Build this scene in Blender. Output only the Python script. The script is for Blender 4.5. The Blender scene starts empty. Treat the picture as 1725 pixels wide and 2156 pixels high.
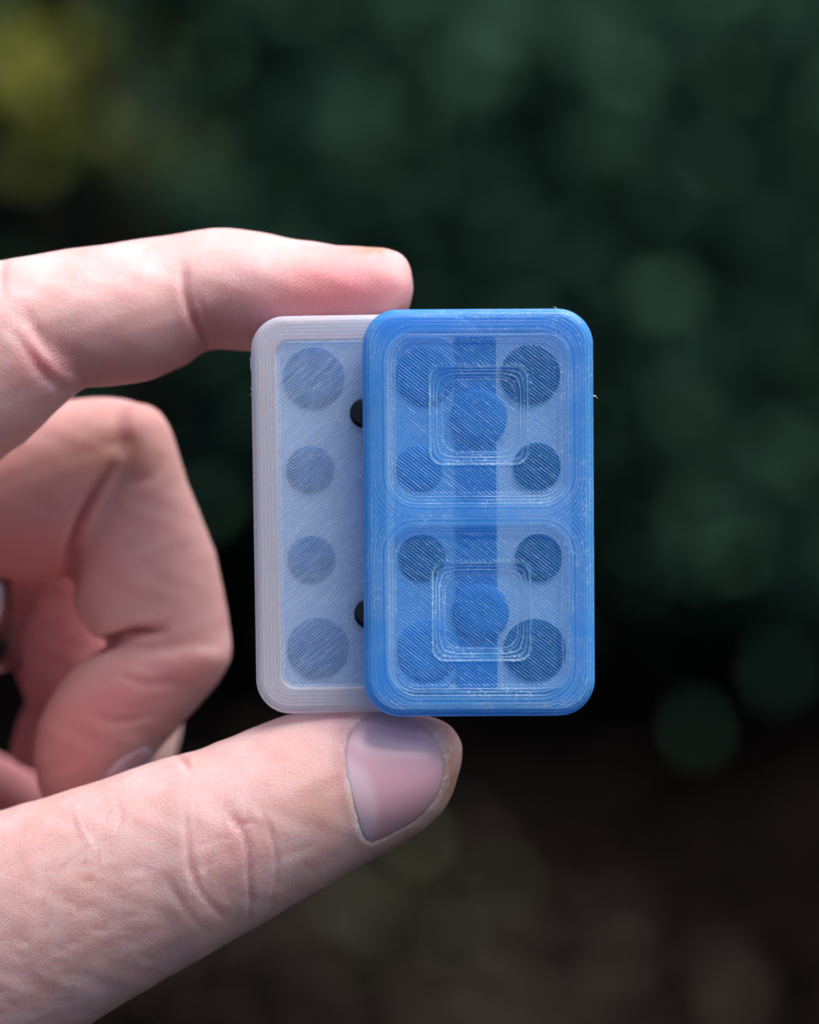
import bpy, math, random
import numpy as np
from mathutils import Matrix, Vector
from mathutils.bvhtree import BVHTree

sc = bpy.context.scene
C = sc.collection
R = math.radians

# ------------------------------------------------------------------ camera, light
S = 0.000055            # metres per photo pixel (1725 px wide) in the focus plane
D = 0.45                # camera to focus plane
PITCH = R(20)
CAMZ = 1.3
T = Matrix.Translation((0, 0, CAMZ)) @ Matrix.Rotation(-PITCH, 4, 'X') @ Matrix.Translation((0, D, 0))

cam = bpy.data.cameras.new('camera')
co = bpy.data.objects.new('camera', cam); C.objects.link(co)
co.matrix_world = T @ Matrix.Translation((0, -D, 0)) @ Matrix.Rotation(R(90), 4, 'X')
cam.sensor_fit = 'HORIZONTAL'; cam.sensor_width = 24
cam.lens = 24 * D / (1725 * S)
cam.clip_start = 0.02; cam.clip_end = 200
cam.dof.use_dof = True; cam.dof.focus_distance = D - 0.004
cam.dof.aperture_fstop = 10.0
sc.camera = co

w = bpy.data.worlds.new("World"); sc.world = w; w.use_nodes = True
nt = w.node_tree; nt.nodes.clear()
sky = nt.nodes.new('ShaderNodeTexSky'); sky.sky_type = 'NISHITA'; sky.sun_disc = False
SUN_EL, SUN_AZ = R(70), R(84)       # azimuth measured from +Y towards +X
sky.sun_elevation = SUN_EL; sky.sun_rotation = SUN_AZ
sky.air_density = .55; sky.dust_density = 4.5; sky.ozone_density = 0.4
bgn = nt.nodes.new('ShaderNodeBackground'); bgn.inputs[1].default_value = 0.075
out = nt.nodes.new('ShaderNodeOutputWorld')
nt.links.new(sky.outputs[0], bgn.inputs[0]); nt.links.new(bgn.outputs[0], out.inputs[0])
sun = bpy.data.lights.new('sun', 'SUN'); sun.energy = 1.5; sun.angle = R(50); sun.color = (1, .93, 1.0)
so = bpy.data.objects.new('sun', sun); C.objects.link(so)
sd = Vector((math.sin(SUN_AZ) * math.cos(SUN_EL), math.cos(SUN_AZ) * math.cos(SUN_EL), math.sin(SUN_EL)))
so.rotation_euler = sd.to_track_quat('Z', 'Y').to_euler(); so.location = (0, 0, 4)
sc.view_settings.view_transform = 'Standard'; sc.view_settings.look = 'None'
sc.view_settings.exposure = 1.24; sc.view_settings.gamma = 1
sc.cycles.use_denoising = True
sc.cycles.max_bounces = 10; sc.cycles.transparent_max_bounces = 16

# ------------------------------------------------------------------ helpers
rnd = random.Random(7)
rng = np.random.default_rng(11)

def P(u, v, y):                        # photo pixel (1725x2156) at depth y (mm behind focus plane) -> local metres
    y = y * 0.001; k = (D + y) / D
    return ((u - 862.5) * S * k, y, (1078 - v) * S * k)

def mat(name):
    m = bpy.data.materials.new(name); m.use_nodes = True
    n = m.node_tree.nodes; l = m.node_tree.links
    return m, n, l, n['Principled BSDF']

def N(n, t, **kw):
    x = n.new(t)
    for k, val in kw.items():
        if k.startswith('i_'):
            x.inputs[int(k[2:]) if k[2:].isdigit() else k[2:]].default_value = val
        else: setattr(x, k, val)
    return x

def ramp(n, stops):
    r = n.new('ShaderNodeValToRGB'); e = r.color_ramp.elements
    while len(e) < len(stops): e.new(0.5)
    for i, (p, c) in enumerate(stops):
        e[i].position = p; e[i].color = (*c, 1) if len(c) == 3 else c
    return r

def math_(n, l, op, a, b=None, c=None):
    x = n.new('ShaderNodeMath'); x.operation = op
    for i, q in enumerate((a, b, c)):
        if q is None: continue
        if hasattr(q, 'links') or hasattr(q, 'is_linked'): l.new(q, x.inputs[i])
        else: x.inputs[i].default_value = q
    return x.outputs[0]

def mesh_obj(name, verts, faces, material, parent=None, smooth=True, attrs=None, local=True):
    me = bpy.data.meshes.new(name)
    me.from_pydata([tuple(v) for v in verts], [], [tuple(int(i) for i in f) for f in faces])
    if smooth: me.polygons.foreach_set('use_smooth', [True] * len(me.polygons))
    if attrs:
        for k, a in attrs.items():
            at = me.attributes.new(k, 'FLOAT', 'POINT'); at.data.foreach_set('value', np.asarray(a, dtype=np.float32))
    me.materials.append(material); me.update()
    o = bpy.data.objects.new(name, me); C.objects.link(o)
    if parent is not None: o.parent = parent
    elif local: o.matrix_world = T
    return o

def tag(o, label=None, cat=None, group=None, kind=None):
    if label: o['label'] = label
    if cat: o['category'] = cat
    if group: o['group'] = group
    if kind: o['kind'] = kind
    return o

def grid_faces(nr, nc, wrap=False):
    i = np.arange(nr - 1)[:, None]; j = np.arange(nc if wrap else nc - 1)[None, :]
    j2 = (j + 1) % nc
    return np.stack([i * nc + j, i * nc + j2, (i + 1) * nc + j2, (i + 1) * nc + j], -1).reshape(-1, 4)

# ------------------------------------------------------------------ garden behind (large setting)
def bgp(u, v, dist):                   # point seen at a photo pixel, dist metres in front of the camera -> world
    x, y, z = P(u, v, (dist - D) * 1000)
    return T @ Vector((x, y, z))

m_soil, n, l, b = mat('dark_mulch_soil')
tc = N(n, 'ShaderNodeTexCoord')
nz = N(n, 'ShaderNodeTexNoise'); nz.inputs['Scale'].default_value = 2.2; nz.inputs['Detail'].default_value = 8
l.new(tc.outputs['Object'], nz.inputs['Vector'])
r = ramp(n, [(0.35, (.012, .009, .007)), (0.55, (.007, .0055, .005)), (0.72, (.016, .013, .011))])
l.new(nz.outputs[0], r.inputs[0]); l.new(r.outputs[0], b.inputs['Base Color']); b.inputs['Roughness'].default_value = .95
b.inputs['Specular IOR Level'].default_value = .0
# ground sheet with gentle relief, reaching far
gx = np.concatenate([[-60, -20], np.linspace(-5, 5, 120), [20, 60]]); gy = np.concatenate([[-40, -10], np.linspace(-1, 9, 120), [25, 80]])
GX, GY = np.meshgrid(gx, gy)
GZ = .03 * np.sin(GX * 2.1 + 1) * np.cos(GY * 1.7) + .012 * np.sin(GX * 11 + GY * 7) + rng.normal(0, .006, GX.shape)
gv = np.stack([GX, GY, GZ], -1).reshape(-1, 3)
g = mesh_obj('ground', gv, grid_faces(len(gy), len(gx)), m_soil, local=False); tag(g, kind='structure')

# mulch: bark chips and dead leaves strewn on the soil
def leaf_mat(name, cols, rough=.45, spec=.35, transl=.25):
    m, n, l, b = mat(name)
    a = N(n, 'ShaderNodeAttribute', attribute_name='tone')
    k = len(cols)
    r = ramp(n, [((i + .5) / k, c) for i, c in enumerate(cols)])
    l.new(a.outputs['Fac'], r.inputs[0]); l.new(r.outputs[0], b.inputs['Base Color'])
    b.inputs['Roughness'].default_value = rough; b.inputs['Specular IOR Level'].default_value = spec
    if transl:
        t = N(n, 'ShaderNodeBsdfTranslucent'); l.new(r.outputs[0], t.inputs[0])
        mx = N(n, 'ShaderNodeMixShader'); mx.inputs[0].default_value = transl
        o = n['Material Output']
        l.new(b.outputs[0], mx.inputs[1]); l.new(t.outputs[0], mx.inputs[2]); l.new(mx.outputs[0], o.inputs[0])
    return m

def leaves_mesh(name, pts, size, tone, material, parent, droop=.5, aspect=.42, flat=.6):
    n_ = len(pts); pts = np.asarray(pts)
    L = size * rng.uniform(.7, 1.25, n_)[:, None]
    az = rng.uniform(0, 2 * np.pi, n_); el = rng.normal(-.3 * droop, .5, n_)
    d = np.stack([np.cos(az) * np.cos(el), np.sin(az) * np.cos(el), np.sin(el)], -1)
    up = np.tile([0, 0, 1.], (n_, 1)) + rng.normal(0, flat, (n_, 3))
    side = np.cross(d, up); side /= np.linalg.norm(side, axis=1)[:, None] + 1e-9
    nn = np.cross(side, d)
    base = pts; W = L * aspect * .5
    v = [base, base + d * L * .35 + side * W + nn * L * .05, base + d * L * .72 + side * W * .8 + nn * L * .03,
         base + d * L - nn * L * .08, base + d * L * .72 - side * W * .8 + nn * L * .03, base + d * L * .35 - side * W + nn * L * .05,
         base + d * L * .5 - nn * L * .02]
    V = np.stack(v, 1).reshape(-1, 3)
    o0 = (np.arange(n_) * 7)[:, None]
    F = np.concatenate([o0 + np.array([[0, 1, 2, 6]]), o0 + np.array([[2, 3, 6, 6]])[:, :4], o0 + np.array([[3, 4, 6, 6]]), o0 + np.array([[4, 5, 0, 6]])])
    faces = [tuple(dict.fromkeys(f)) for f in F.tolist()]
    return mesh_obj(name, V, faces, material, parent, smooth=True, attrs={'tone': np.repeat(tone, 7)}, local=False)

def tube(name, pts, radii, material, parent=None, seg=8, local=False, attrs=None):
    V = []; pts = [Vector(p) for p in pts]
    for i, p in enumerate(pts):
        d = (pts[min(i + 1, len(pts) - 1)] - pts[max(i - 1, 0)]).normalized()
        a = d.orthogonal().normalized(); bb = d.cross(a)
        for k in range(seg):
            t = 2 * math.pi * k / seg
            V.append(p + (a * math.cos(t) + bb * math.sin(t)) * radii[i])
    F = grid_faces(len(pts), seg, wrap=True).tolist()
    F.append(list(range(seg))[::-1]); F.append([len(V) - seg + k for k in range(seg)])
    return mesh_obj(name, V, F, material, parent, local=local, attrs=attrs)

m_dark = leaf_mat('shrub_leaf', [(.008, .028, .017), (.018, .056, .034), (.034, .092, .058), (.05, .12, .06)], rough=.6, spec=.18, transl=.12)
m_teal = leaf_mat('glossy_leaf', [(.020, .058, .040), (.036, .096, .064), (.055, .135, .086), (.07, .16, .09)], rough=.65, spec=.06, transl=.15)
m_yel = leaf_mat('yellow_leaf', [(.30, .34, .03), (.40, .45, .06), (.48, .50, .10)], transl=.4)
m_olive = leaf_mat('olive_leaf', [(.05, .075, .005), (.08, .11, .008), (.10, .12, .02)], transl=.3)
m_herb = leaf_mat('herb_leaf', [(.02, .035, .006), (.035, .05, .010), (.05, .065, .015)], transl=.2)
m_chip = leaf_mat('bark_chip', [(.004, .003, .0026), (.008, .006, .005), (.05, .042, .034), (.16, .14, .115)], rough=.9, spec=0, transl=0)
m_stem = leaf_mat('stem_bark', [(.03, .022, .015), (.05, .04, .03)], rough=.9, spec=.1, transl=0)

chips = np.stack([rng.uniform(-2.2, 2.2, 9000), rng.uniform(1.2, 4.6, 9000), rng.uniform(.005, .05, 9000)], -1)
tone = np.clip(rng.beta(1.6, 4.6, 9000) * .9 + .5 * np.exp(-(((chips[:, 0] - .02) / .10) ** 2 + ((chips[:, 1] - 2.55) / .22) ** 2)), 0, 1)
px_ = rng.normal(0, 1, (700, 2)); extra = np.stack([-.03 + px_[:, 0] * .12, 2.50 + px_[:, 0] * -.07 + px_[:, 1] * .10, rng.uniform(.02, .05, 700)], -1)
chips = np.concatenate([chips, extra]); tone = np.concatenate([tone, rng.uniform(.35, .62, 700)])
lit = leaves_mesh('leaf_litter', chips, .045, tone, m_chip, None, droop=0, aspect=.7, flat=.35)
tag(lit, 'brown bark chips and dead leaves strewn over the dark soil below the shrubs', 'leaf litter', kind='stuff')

def shrub(name, label, cx, cy, rx, ry, h, nleaf, size, material, z0=.15, clumps=26, cat='shrub', group='shrubs behind the hand', gap=.55, aspect=.42):
    root = bpy.data.objects.new(name, None); C.objects.link(root); root.location = (cx, cy, 0)
    tag(root, label, cat, group)
    cl = []
    for _ in range(clumps):
        a = rng.uniform(0, 2 * np.pi); q = math.sqrt(rng.uniform(0, 1))
        cl.append((math.cos(a) * q * rx, math.sin(a) * q * ry, z0 + (h - z0) * rng.uniform(0, 1) ** .8))
    cl = np.array(cl); idx = rng.integers(0, clumps, nleaf)
    rad = rng.uniform(.07, .19, clumps)
    pts = cl[idx] + rng.normal(0, 1, (nleaf, 3)) * rad[idx][:, None] * gap
    pts[:, 2] = np.where(pts[:, 2] < z0 - .04, z0 + rng.uniform(0, .2, nleaf), pts[:, 2])
    ct = rng.uniform(0, 1, clumps)
    tone = np.clip(ct[idx] * .75 + rng.uniform(-.12, .2, nleaf), 0, .72)
    leaves_mesh('foliage', pts, size, tone, material, root, aspect=aspect)
    for k in range(5):
        a = rng.uniform(0, 6.28); q = cl[rng.integers(0, clumps)]
        p0 = (math.cos(a) * .05, math.sin(a) * .05, -.02); p2 = tuple(q); p1 = tuple((np.array(p0) + q) / 2 + rng.normal(0, .04, 3))
        tube('stem', [p0, p1, p2], [.012, .009, .004], m_stem, root, seg=6, attrs={'tone': [.5] * 18})
    return root

# ------------------------------------------------------------------ shrubs
shrub('dark_shrub', 'dark evergreen shrub behind the pinching index fingertip', -.05, 3.45, .40, .25, 1.5, 5200, .075, m_dark, clumps=46)
shrub('dark_shrub', 'dark evergreen shrub at the left, behind the curled fingers', -.62, 3.35, .36, .28, 1.5, 5200, .07, m_dark, clumps=46)
shrub('broadleaf_shrub', 'blue green broad leaved shrub above the blue case', .13, 3.12, .18, .12, .62, 5200, .036, m_teal, z0=.24, clumps=20, gap=.9, aspect=.55)
shrub('broadleaf_shrub', 'blue green broad leaved shrub at the right edge', .36, 3.2, .19, .13, .62, 5200, .036, m_teal, z0=.12, clumps=20, gap=.9, aspect=.55)
shrub('dark_shrub', 'dark evergreen shrub at the right behind the broad leaved ones', .62, 3.6, .4, .3, 1.5, 5000, .07, m_dark, clumps=46)
shrub('tall_hedge', 'tall dark hedge closing off the garden at the back', 0, 4.3, 2.4, .3, 2.2, 16000, .10, m_dark, clumps=240, cat='hedge', gap=1.0)

def spray(name, label, spots, size, material, cat, dist=2.9, nper=7, spread=.02, base=None):
    root = bpy.data.objects.new(name, None); C.objects.link(root)
    c0 = bgp(*spots[0][:2], dist); base = Vector(base) if base else Vector((c0.x, c0.y + .1, 0)); root.location = base
    tag(root, label, cat)
    pts = []; 
    for (u, v, sz) in spots:
        q = bgp(u, v, dist)
        for _ in range(nper): pts.append(np.array(q - base) + rng.normal(0, spread * sz, 3))
    pts = np.array(pts)
    leaves_mesh('foliage', pts, size, rng.uniform(0, 1, len(pts)), material, root, aspect=.7)
    for (u, v, sz) in spots[:3]:
        q = bgp(u, v, dist) - base
        tube('stem', [(0, 0, 0), (q.x * .4, q.y * .4 + .05, q.z * .6), tuple(q)], [.007, .005, .003], m_stem, root, seg=6, attrs={'tone': [.5] * 18})
    return root
spray('yellow_leaf_sprig', 'bright yellow green sprig of leaves in the top left corner', [(38, 128, 1.)], .03, m_yel, 'plant', nper=30, spread=.016)
spray('olive_leaf_sprig', 'olive green sprig of leaves above the bent index finger', [(290, 285, 1.), (215, 90, .9), (90, 300, 1.)], .035, m_olive, 'plant', nper=10)
spray('low_herb', 'low olive green herb growing below the thumb', [(880, 1830, 1.), (850, 1760, 1.), (930, 1900, 1.)], .02, m_herb, 'plant', dist=2.75, nper=12, spread=.03)

# ------------------------------------------------------------------ skin
m_skin, n, l, b = mat('skin')
tc = N(n, 'ShaderNodeTexCoord')
att = {k: N(n, 'ShaderNodeAttribute', attribute_name=k) for k in ('red', 'tan', 'dry', 'along', 'ridge')}
ns = N(n, 'ShaderNodeTexNoise'); ns.inputs['Scale'].default_value = 170; ns.inputs['Detail'].default_value = 5; ns.inputs['Roughness'].default_value = .6
l.new(tc.outputs['Object'], ns.inputs['Vector'])
nr = ramp(n, [(.30, (.77, .475, .42)), (.52, (.82, .55, .505)), (.72, (.86, .64, .60))])
l.new(ns.outputs[0], nr.inputs[0])
def mixc(fac, c1, c2, clamp=True):
    x = N(n, 'ShaderNodeMix', data_type='RGBA'); x.clamp_factor = True
    if hasattr(fac, 'links'): l.new(fac, x.inputs[0])
    else: x.inputs[0].default_value = fac
    for i, c in ((6, c1), (7, c2)):
        if hasattr(c, 'links'): l.new(c, x.inputs[i])
        else: x.inputs[i].default_value = (*c, 1)
    return x.outputs[2]
c1 = mixc(att['red'].outputs['Fac'], nr.outputs[0], (.66, .25, .255))
c2 = mixc(att['tan'].outputs['Fac'], c1, (.60, .31, .20))
# dry flaky skin around the nail
n2 = N(n, 'ShaderNodeTexNoise'); n2.inputs['Scale'].default_value = 1500; n2.inputs['Detail'].default_value = 3
l.new(tc.outputs['Object'], n2.inputs['Vector'])
gt = math_(n, l, 'GREATER_THAN', n2.outputs[0], .56)
dr = math_(n, l, 'MULTIPLY', gt, att['dry'].outputs['Fac'])
c3 = mixc(dr, c2, (.80, .68, .60))
l.new(c3, b.inputs['Base Color'])
b.inputs['Roughness'].default_value = .48; b.inputs['Specular IOR Level'].default_value = .42
b.subsurface_method = 'RANDOM_WALK'
b.inputs['Subsurface Weight'].default_value = .9
b.inputs['Subsurface Radius'].default_value = (1.0, .35, .2); b.inputs['Subsurface Scale'].default_value = .0032
# fine relief: cell-like skin texture, cross lines, friction ridges
vo = N(n, 'ShaderNodeTexVoronoi', feature='DISTANCE_TO_EDGE'); vo.inputs['Scale'].default_value = 1700
dn = N(n, 'ShaderNodeTexNoise'); dn.inputs['Scale'].default_value = 700
l.new(tc.outputs['Object'], dn.inputs['Vector'])
va = N(n, 'ShaderNodeMix', data_type='VECTOR'); va.inputs[0].default_value = .0006
l.new(tc.outputs['Object'], va.inputs[4]); l.new(dn.outputs[1], va.inputs[5]); l.new(va.outputs[1], vo.inputs['Vector'])
vm = math_(n, l, 'MINIMUM', vo.outputs[0], .12)
ridge = math_(n, l, 'SINE', math_(n, l, 'MULTIPLY', att['ridge'].outputs['Fac'], 1.0))
nw = N(n, 'ShaderNodeTexNoise'); nw.inputs['Scale'].default_value = 420; nw.inputs['Detail'].default_value = 6
l.new(tc.outputs['Object'], nw.inputs['Vector'])
h1 = math_(n, l, 'MULTIPLY', vm, .00024)
h2 = math_(n, l, 'MULTIPLY', nw.outputs[0], .00013)
h3 = math_(n, l, 'MULTIPLY', math_(n, l, 'MULTIPLY', ridge, att['red'].outputs['Fac']), .000016)
h4 = math_(n, l, 'MULTIPLY', dr, .00012)
hs = math_(n, l, 'ADD', math_(n, l, 'ADD', h1, h2), math_(n, l, 'ADD', h3, h4))
bp = N(n, 'ShaderNodeBump'); bp.inputs['Strength'].default_value = .8; bp.inputs['Distance'].default_value = 1.0
l.new(hs, bp.inputs['Height']); l.new(bp.outputs[0], b.inputs['Normal'])

m_nail, n, l, b = mat('nail')
a = N(n, 'ShaderNodeAttribute', attribute_name='lunula'); a2 = N(n, 'ShaderNodeAttribute', attribute_name='edge')
x = N(n, 'ShaderNodeMix', data_type='RGBA'); x.inputs[6].default_value = (.66, .39, .43, 1); x.inputs[7].default_value = (.76, .60, .64, 1)
l.new(a.outputs['Fac'], x.inputs[0])
x2 = N(n, 'ShaderNodeMix', data_type='RGBA'); x2.inputs[7].default_value = (.50, .36, .26, 1)
l.new(x.outputs[2], x2.inputs[6]); l.new(a2.outputs['Fac'], x2.inputs[0])
l.new(x2.outputs[2], b.inputs['Base Color']); b.inputs['Roughness'].default_value = .33
b.inputs['Subsurface Weight'].default_value = .5; b.inputs['Subsurface Radius'].default_value = (1, .4, .3); b.inputs['Subsurface Scale'].default_value = .0015
b.inputs['Coat Weight'].default_value = .15; b.inputs['Coat Roughness'].default_value = .25
tc = N(n, 'ShaderNodeTexCoord'); mp = N(n, 'ShaderNodeMapping'); mp.inputs['Rotation'].default_value = (0, R(-27), 0); mp.inputs['Scale'].default_value = (60, 60, 1400)
l.new(tc.outputs['Object'], mp.inputs[0]); nn_ = N(n, 'ShaderNodeTexNoise'); nn_.inputs['Scale'].default_value = 1; l.new(mp.outputs[0], nn_.inputs['Vector'])
bp = N(n, 'ShaderNodeBump'); bp.inputs['Strength'].default_value = .18; bp.inputs['Distance'].default_value = .0001
l.new(nn_.outputs[0], bp.inputs['Height']); l.new(bp.outputs[0], b.inputs['Normal'])

# ------------------------------------------------------------------ hand
HV, HF = [], []
def loft(secs, per=5, seg=44, pw=2.0):
    """secs: (ut,vt, ub,vb, yc_mm, half_depth_mm)"""
    A = np.array(secs, float); k = len(A)
    rows = []
    for i in range(k - 1):
        p0, p1, p2, p3 = A[max(i - 1, 0)], A[i], A[i + 1], A[min(i + 2, k - 1)]
        for j in range(per):
            t = j / per
            rows.append(.5 * (2 * p1 + (p2 - p0) * t + (2 * p0 - 5 * p1 + 4 * p2 - p3) * t * t + (-p0 + 3 * p1 - 3 * p2 + p3) * t ** 3))
    rows.append(A[-1]); base = len(HV)
    for s in rows:
        t = np.array(P(s[0], s[1], s[4])); bt = np.array(P(s[2], s[3], s[4]))
        c = (t + bt) / 2; a = (t - bt) / 2
        for q in range(seg):
            th = 2 * math.pi * q / seg; cs, sn = math.cos(th), math.sin(th)
            cs = math.copysign(abs(cs) ** (2 / pw), cs); sn = math.copysign(abs(sn) ** (2 / pw), sn)
            HV.append(tuple(c + a * cs + np.array([0, -1, 0]) * max(s[5], .2) * .001 * sn))
    HF.extend((grid_faces(len(rows), seg, wrap=True) + base).tolist())
    HF.append([base + q for q in range(seg)][::-1]); e = len(HV) - seg
    HF.append([e + q for q in range(seg)])

# index finger: fingertip -> knuckle
loft([(870, 588, 870, 612, 9, 1.0), (866, 566, 866, 636, 9, 3.6), (855, 545, 857, 662, 9, 5.3), (835, 529, 838, 684, 9.3, 6.5), (805, 521, 805, 700, 9.6, 7.2),
      (780, 521, 775, 708, 9.9, 7.6), (740, 518, 730, 717, 10, 8.0), (650, 508, 640, 730, 10.4, 8.3), (560, 491, 556, 739, 10.8, 8.4), (500, 481.5, 500, 739, 11, 8.2), (455, 480, 462, 736, 11, 8),
      (415, 485, 430, 741, 11, 8), (370, 492, 392, 768, 11, 8.2), (300, 503, 325, 797, 10.5, 8.6), (210, 515, 250, 812, 10, 8.8), (110, 530, 180, 815, 9.5, 8.8),
      (20, 545, 110, 812, 9, 8.8), (-60, 560, 40, 800, 9, 8.8), (-110, 600, -10, 780, 9, 8), (-140, 650, -60, 740, 9, 5)])
# index proximal phalanx, bends down and back to the left
loft([(10, 560, 90, 640, 9, 5), (-60, 560, 150, 720, 9, 8), (-110, 600, 188, 795, 8.5, 9), (-150, 680, 165, 825, 8.5, 9.3), (-190, 760, 118, 868, 9, 9.5), (-230, 840, 62, 922, 10, 9.6),
      (-280, 900, 0, 970, 12, 9.8), (-350, 960, -80, 1050, 14, 10), (-520, 1000, -260, 1250, 17, 11)])
# middle finger
loft([(350, 905, 300, 1010, 31, 4), (325, 868, 240, 1090, 31, 7.5), (285, 846, 190, 1170, 31, 8.6), (220, 836, 140, 1215, 31, 8.8), (130, 845, 70, 1228, 31, 8.8), (30, 880, 0, 1218, 31, 8.8), (-90, 930, -90, 1235, 31, 9), (-250, 980, -230, 1300, 31, 9.5), (-450, 1030, -420, 1400, 33, 10)])
loft([(255, 850, 310, 850, 31, 4), (225, 905, 343, 876, 31, 7), (222, 965, 368, 925, 31, 8), (215, 1030, 388, 995, 31, 8.2), (180, 1095, 420, 1080, 31, 8.4), (155, 1165, 450, 1152, 31, 8.6),
      (152, 1240, 468, 1228, 31, 8.7), (165, 1300, 481, 1300, 31, 8.4), (205, 1345, 487, 1360, 31, 7.8), (270, 1370, 482, 1395, 31, 6)])
loft([(330, 1338, 488, 1352, 30, 4), (275, 1342, 486, 1385, 30, 6.8), (215, 1362, 463, 1433, 30, 7.6), (158, 1405, 415, 1490, 30, 7.8), (110, 1462, 362, 1550, 30, 7.6), (80, 1530, 318, 1600, 30, 7.2), (72, 1600, 280, 1650, 30, 6.6),
      (84, 1665, 235, 1690, 30, 5.4), (115, 1715, 180, 1720, 30, 2.5)])
# ring finger
loft([(-260, 1120, -260, 1420, 53, 8), (-120, 1090, -120, 1380, 53, 8.5), (20, 1060, 0, 1350, 53, 8.5), (130, 1050, 60, 1330, 53, 8), (220, 1080, 160, 1300, 53, 5)])
loft([(60, 1080, 240, 1080, 53, 5), (30, 1160, 262, 1160, 53, 8), (26, 1250, 262, 1260, 53, 8), (22, 1340, 255, 1370, 53, 8), (34, 1420, 235, 1470, 53, 7.6), (60, 1480, 200, 1530, 53, 6), (90, 1520, 160, 1550, 53, 3)])
loft([(180, 1300, 330, 1370, 53.5, 6), (120, 1380, 380, 1500, 53.5, 7.5), (60, 1470, 375, 1572, 53.5, 7.6), (30, 1540, 350, 1640, 53.5, 7), (20, 1600, 280, 1700, 53.5, 5)])
# little finger
loft([(-320, 1560, -320, 1820, 68, 7), (-160, 1560, -160, 1810, 68, 7.5), (-20, 1580, -20, 1800, 68, 7.5), (90, 1640, 90, 1790, 68, 6.5), (150, 1680, 150, 1760, 68, 3)])
# palm and wrist, outside the frame to the left
loft([(-150, 1150, -150, 1300, 36, 14), (-260, 960, -260, 1700, 36, 28), (-420, 930, -420, 1950, 38, 34), (-650, 920, -650, 2150, 40, 36), (-950, 980, -950, 2250, 42, 33), (-1300, 1150, -1300, 2150, 44, 27), (-1700, 1250, -1700, 2100, 46, 25), (-2100, 1250, -2100, 2120, 46, 26)], pw=2.3)
# thumb
loft([(973, 1590, 971, 1612, 4.4, 1.2), (972, 1568, 963, 1642, 4.4, 3.6), (962, 1545, 948, 1682, 4.4, 5.2), (943, 1524, 921, 1719, 4.3, 6.3), (912, 1510, 885, 1751, 4.1, 7.1), (860, 1502, 830, 1785, 4, 7.7),
      (800, 1490, 770, 1817, 4, 8.3), (730, 1486, 705, 1854, 4, 8.9), (660, 1493, 645, 1890, 4, 9.4), (585, 1512, 585, 1926, 4, 9.9), (510, 1541, 525, 1961, 4, 10.2), (440, 1570, 468, 1994, 4, 10.4),
      (385, 1587, 415, 2024, 4, 10.4), (340, 1598, 365, 2052, 4.5, 10.4), (260, 1625, 300, 2090, 5, 10.4), (160, 1658, 225, 2135, 6, 10.8), (50, 1692, 140, 2190, 7.5, 11.5), (-90, 1728, 20, 2270, 10, 12.5), (-260, 1770, -120, 2360, 14, 15),
      (-450, 1790, -330, 2400, 20, 18), (-700, 1800, -650, 2350, 28, 20)])

me = bpy.data.meshes.new('hand_raw'); me.from_pydata(HV, [], HF); me.update()
raw = bpy.data.objects.new('hand_raw', me); C.objects.link(raw)
rm = raw.modifiers.new('r', 'REMESH'); rm.mode = 'VOXEL'; rm.voxel_size = .00042; rm.adaptivity = 0
dg = bpy.context.evaluated_depsgraph_get()
hm = bpy.data.meshes.new_from_object(raw.evaluated_get(dg)); hm.name = 'hand'
bpy.data.objects.remove(raw); bpy.data.meshes.remove(me)
nv = len(hm.vertices); V = np.empty(nv * 3); hm.vertices.foreach_get('co', V); V = V.reshape(-1, 3)
E = np.empty(len(hm.edges) * 2, dtype=np.int64); hm.edges.foreach_get('vertices', E); E = E.reshape(-1, 2)
deg = np.bincount(E.ravel(), minlength=nv).astype(float)[:, None]
def lap(X):
    acc = np.stack([np.bincount(E[:, 0], X[E[:, 1], k], nv) + np.bincount(E[:, 1], X[E[:, 0], k], nv) for k in range(X.shape[1])], -1)
    return acc / deg
def smooth_v(V, it):
    for i in range(it):
        V = V + .6 * (lap(V) - V); V = V - .61 * (lap(V) - V) * .75
    return V
V = smooth_v(V, 14)
def normals(V):
    hm.vertices.foreach_set('co', V.ravel()); hm.update()
    nn = np.empty(nv * 3); hm.vertex_normals.foreach_get('vector', nn); return nn.reshape(-1, 3)
NN = normals(V)
def pix(V):
    k = D / (D + V[:, 1]); return np.stack([V[:, 0] / S * k + 862.5, 1078 - V[:, 2] / S * k], -1)
UV = pix(V); ymm = V[:, 1] * 1000

def pl_dist(UV, pl):
    best = np.full(len(UV), 1e9); tt = np.zeros(len(UV)); n_ = len(pl) - 1
    for i in range(n_):
        a = np.array(pl[i], float); d = np.array(pl[i + 1], float) - a; L2 = d @ d
        t = np.clip(((UV - a) @ d) / L2, 0, 1); dist = np.linalg.norm(UV - a - t[:, None] * d, axis=1)
        m = dist < best; best[m] = dist[m]; tt[m] = (i + t[m]) / n_
    return best, tt
facing = np.clip((-NN[:, 1] + .15) / .4, 0, 1)
disp = np.zeros(nv)
def cr_open(pts, per=6):
    p = [np.array(q, float) for q in pts]; o = []
    for i in range(len(p) - 1):
        p0, p1, p2, p3 = p[max(i - 1, 0)], p[i], p[i + 1], p[min(i + 2, len(p) - 1)]
        for j in range(per):
            t = j / per; o.append(.5 * (2 * p1 + (p2 - p0) * t + (2 * p0 - 5 * p1 + 4 * p2 - p3) * t * t + (-p0 + 3 * p1 - 3 * p2 + p3) * t ** 3))
    return o + [p[-1]]
credness = np.zeros(nv)
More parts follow.
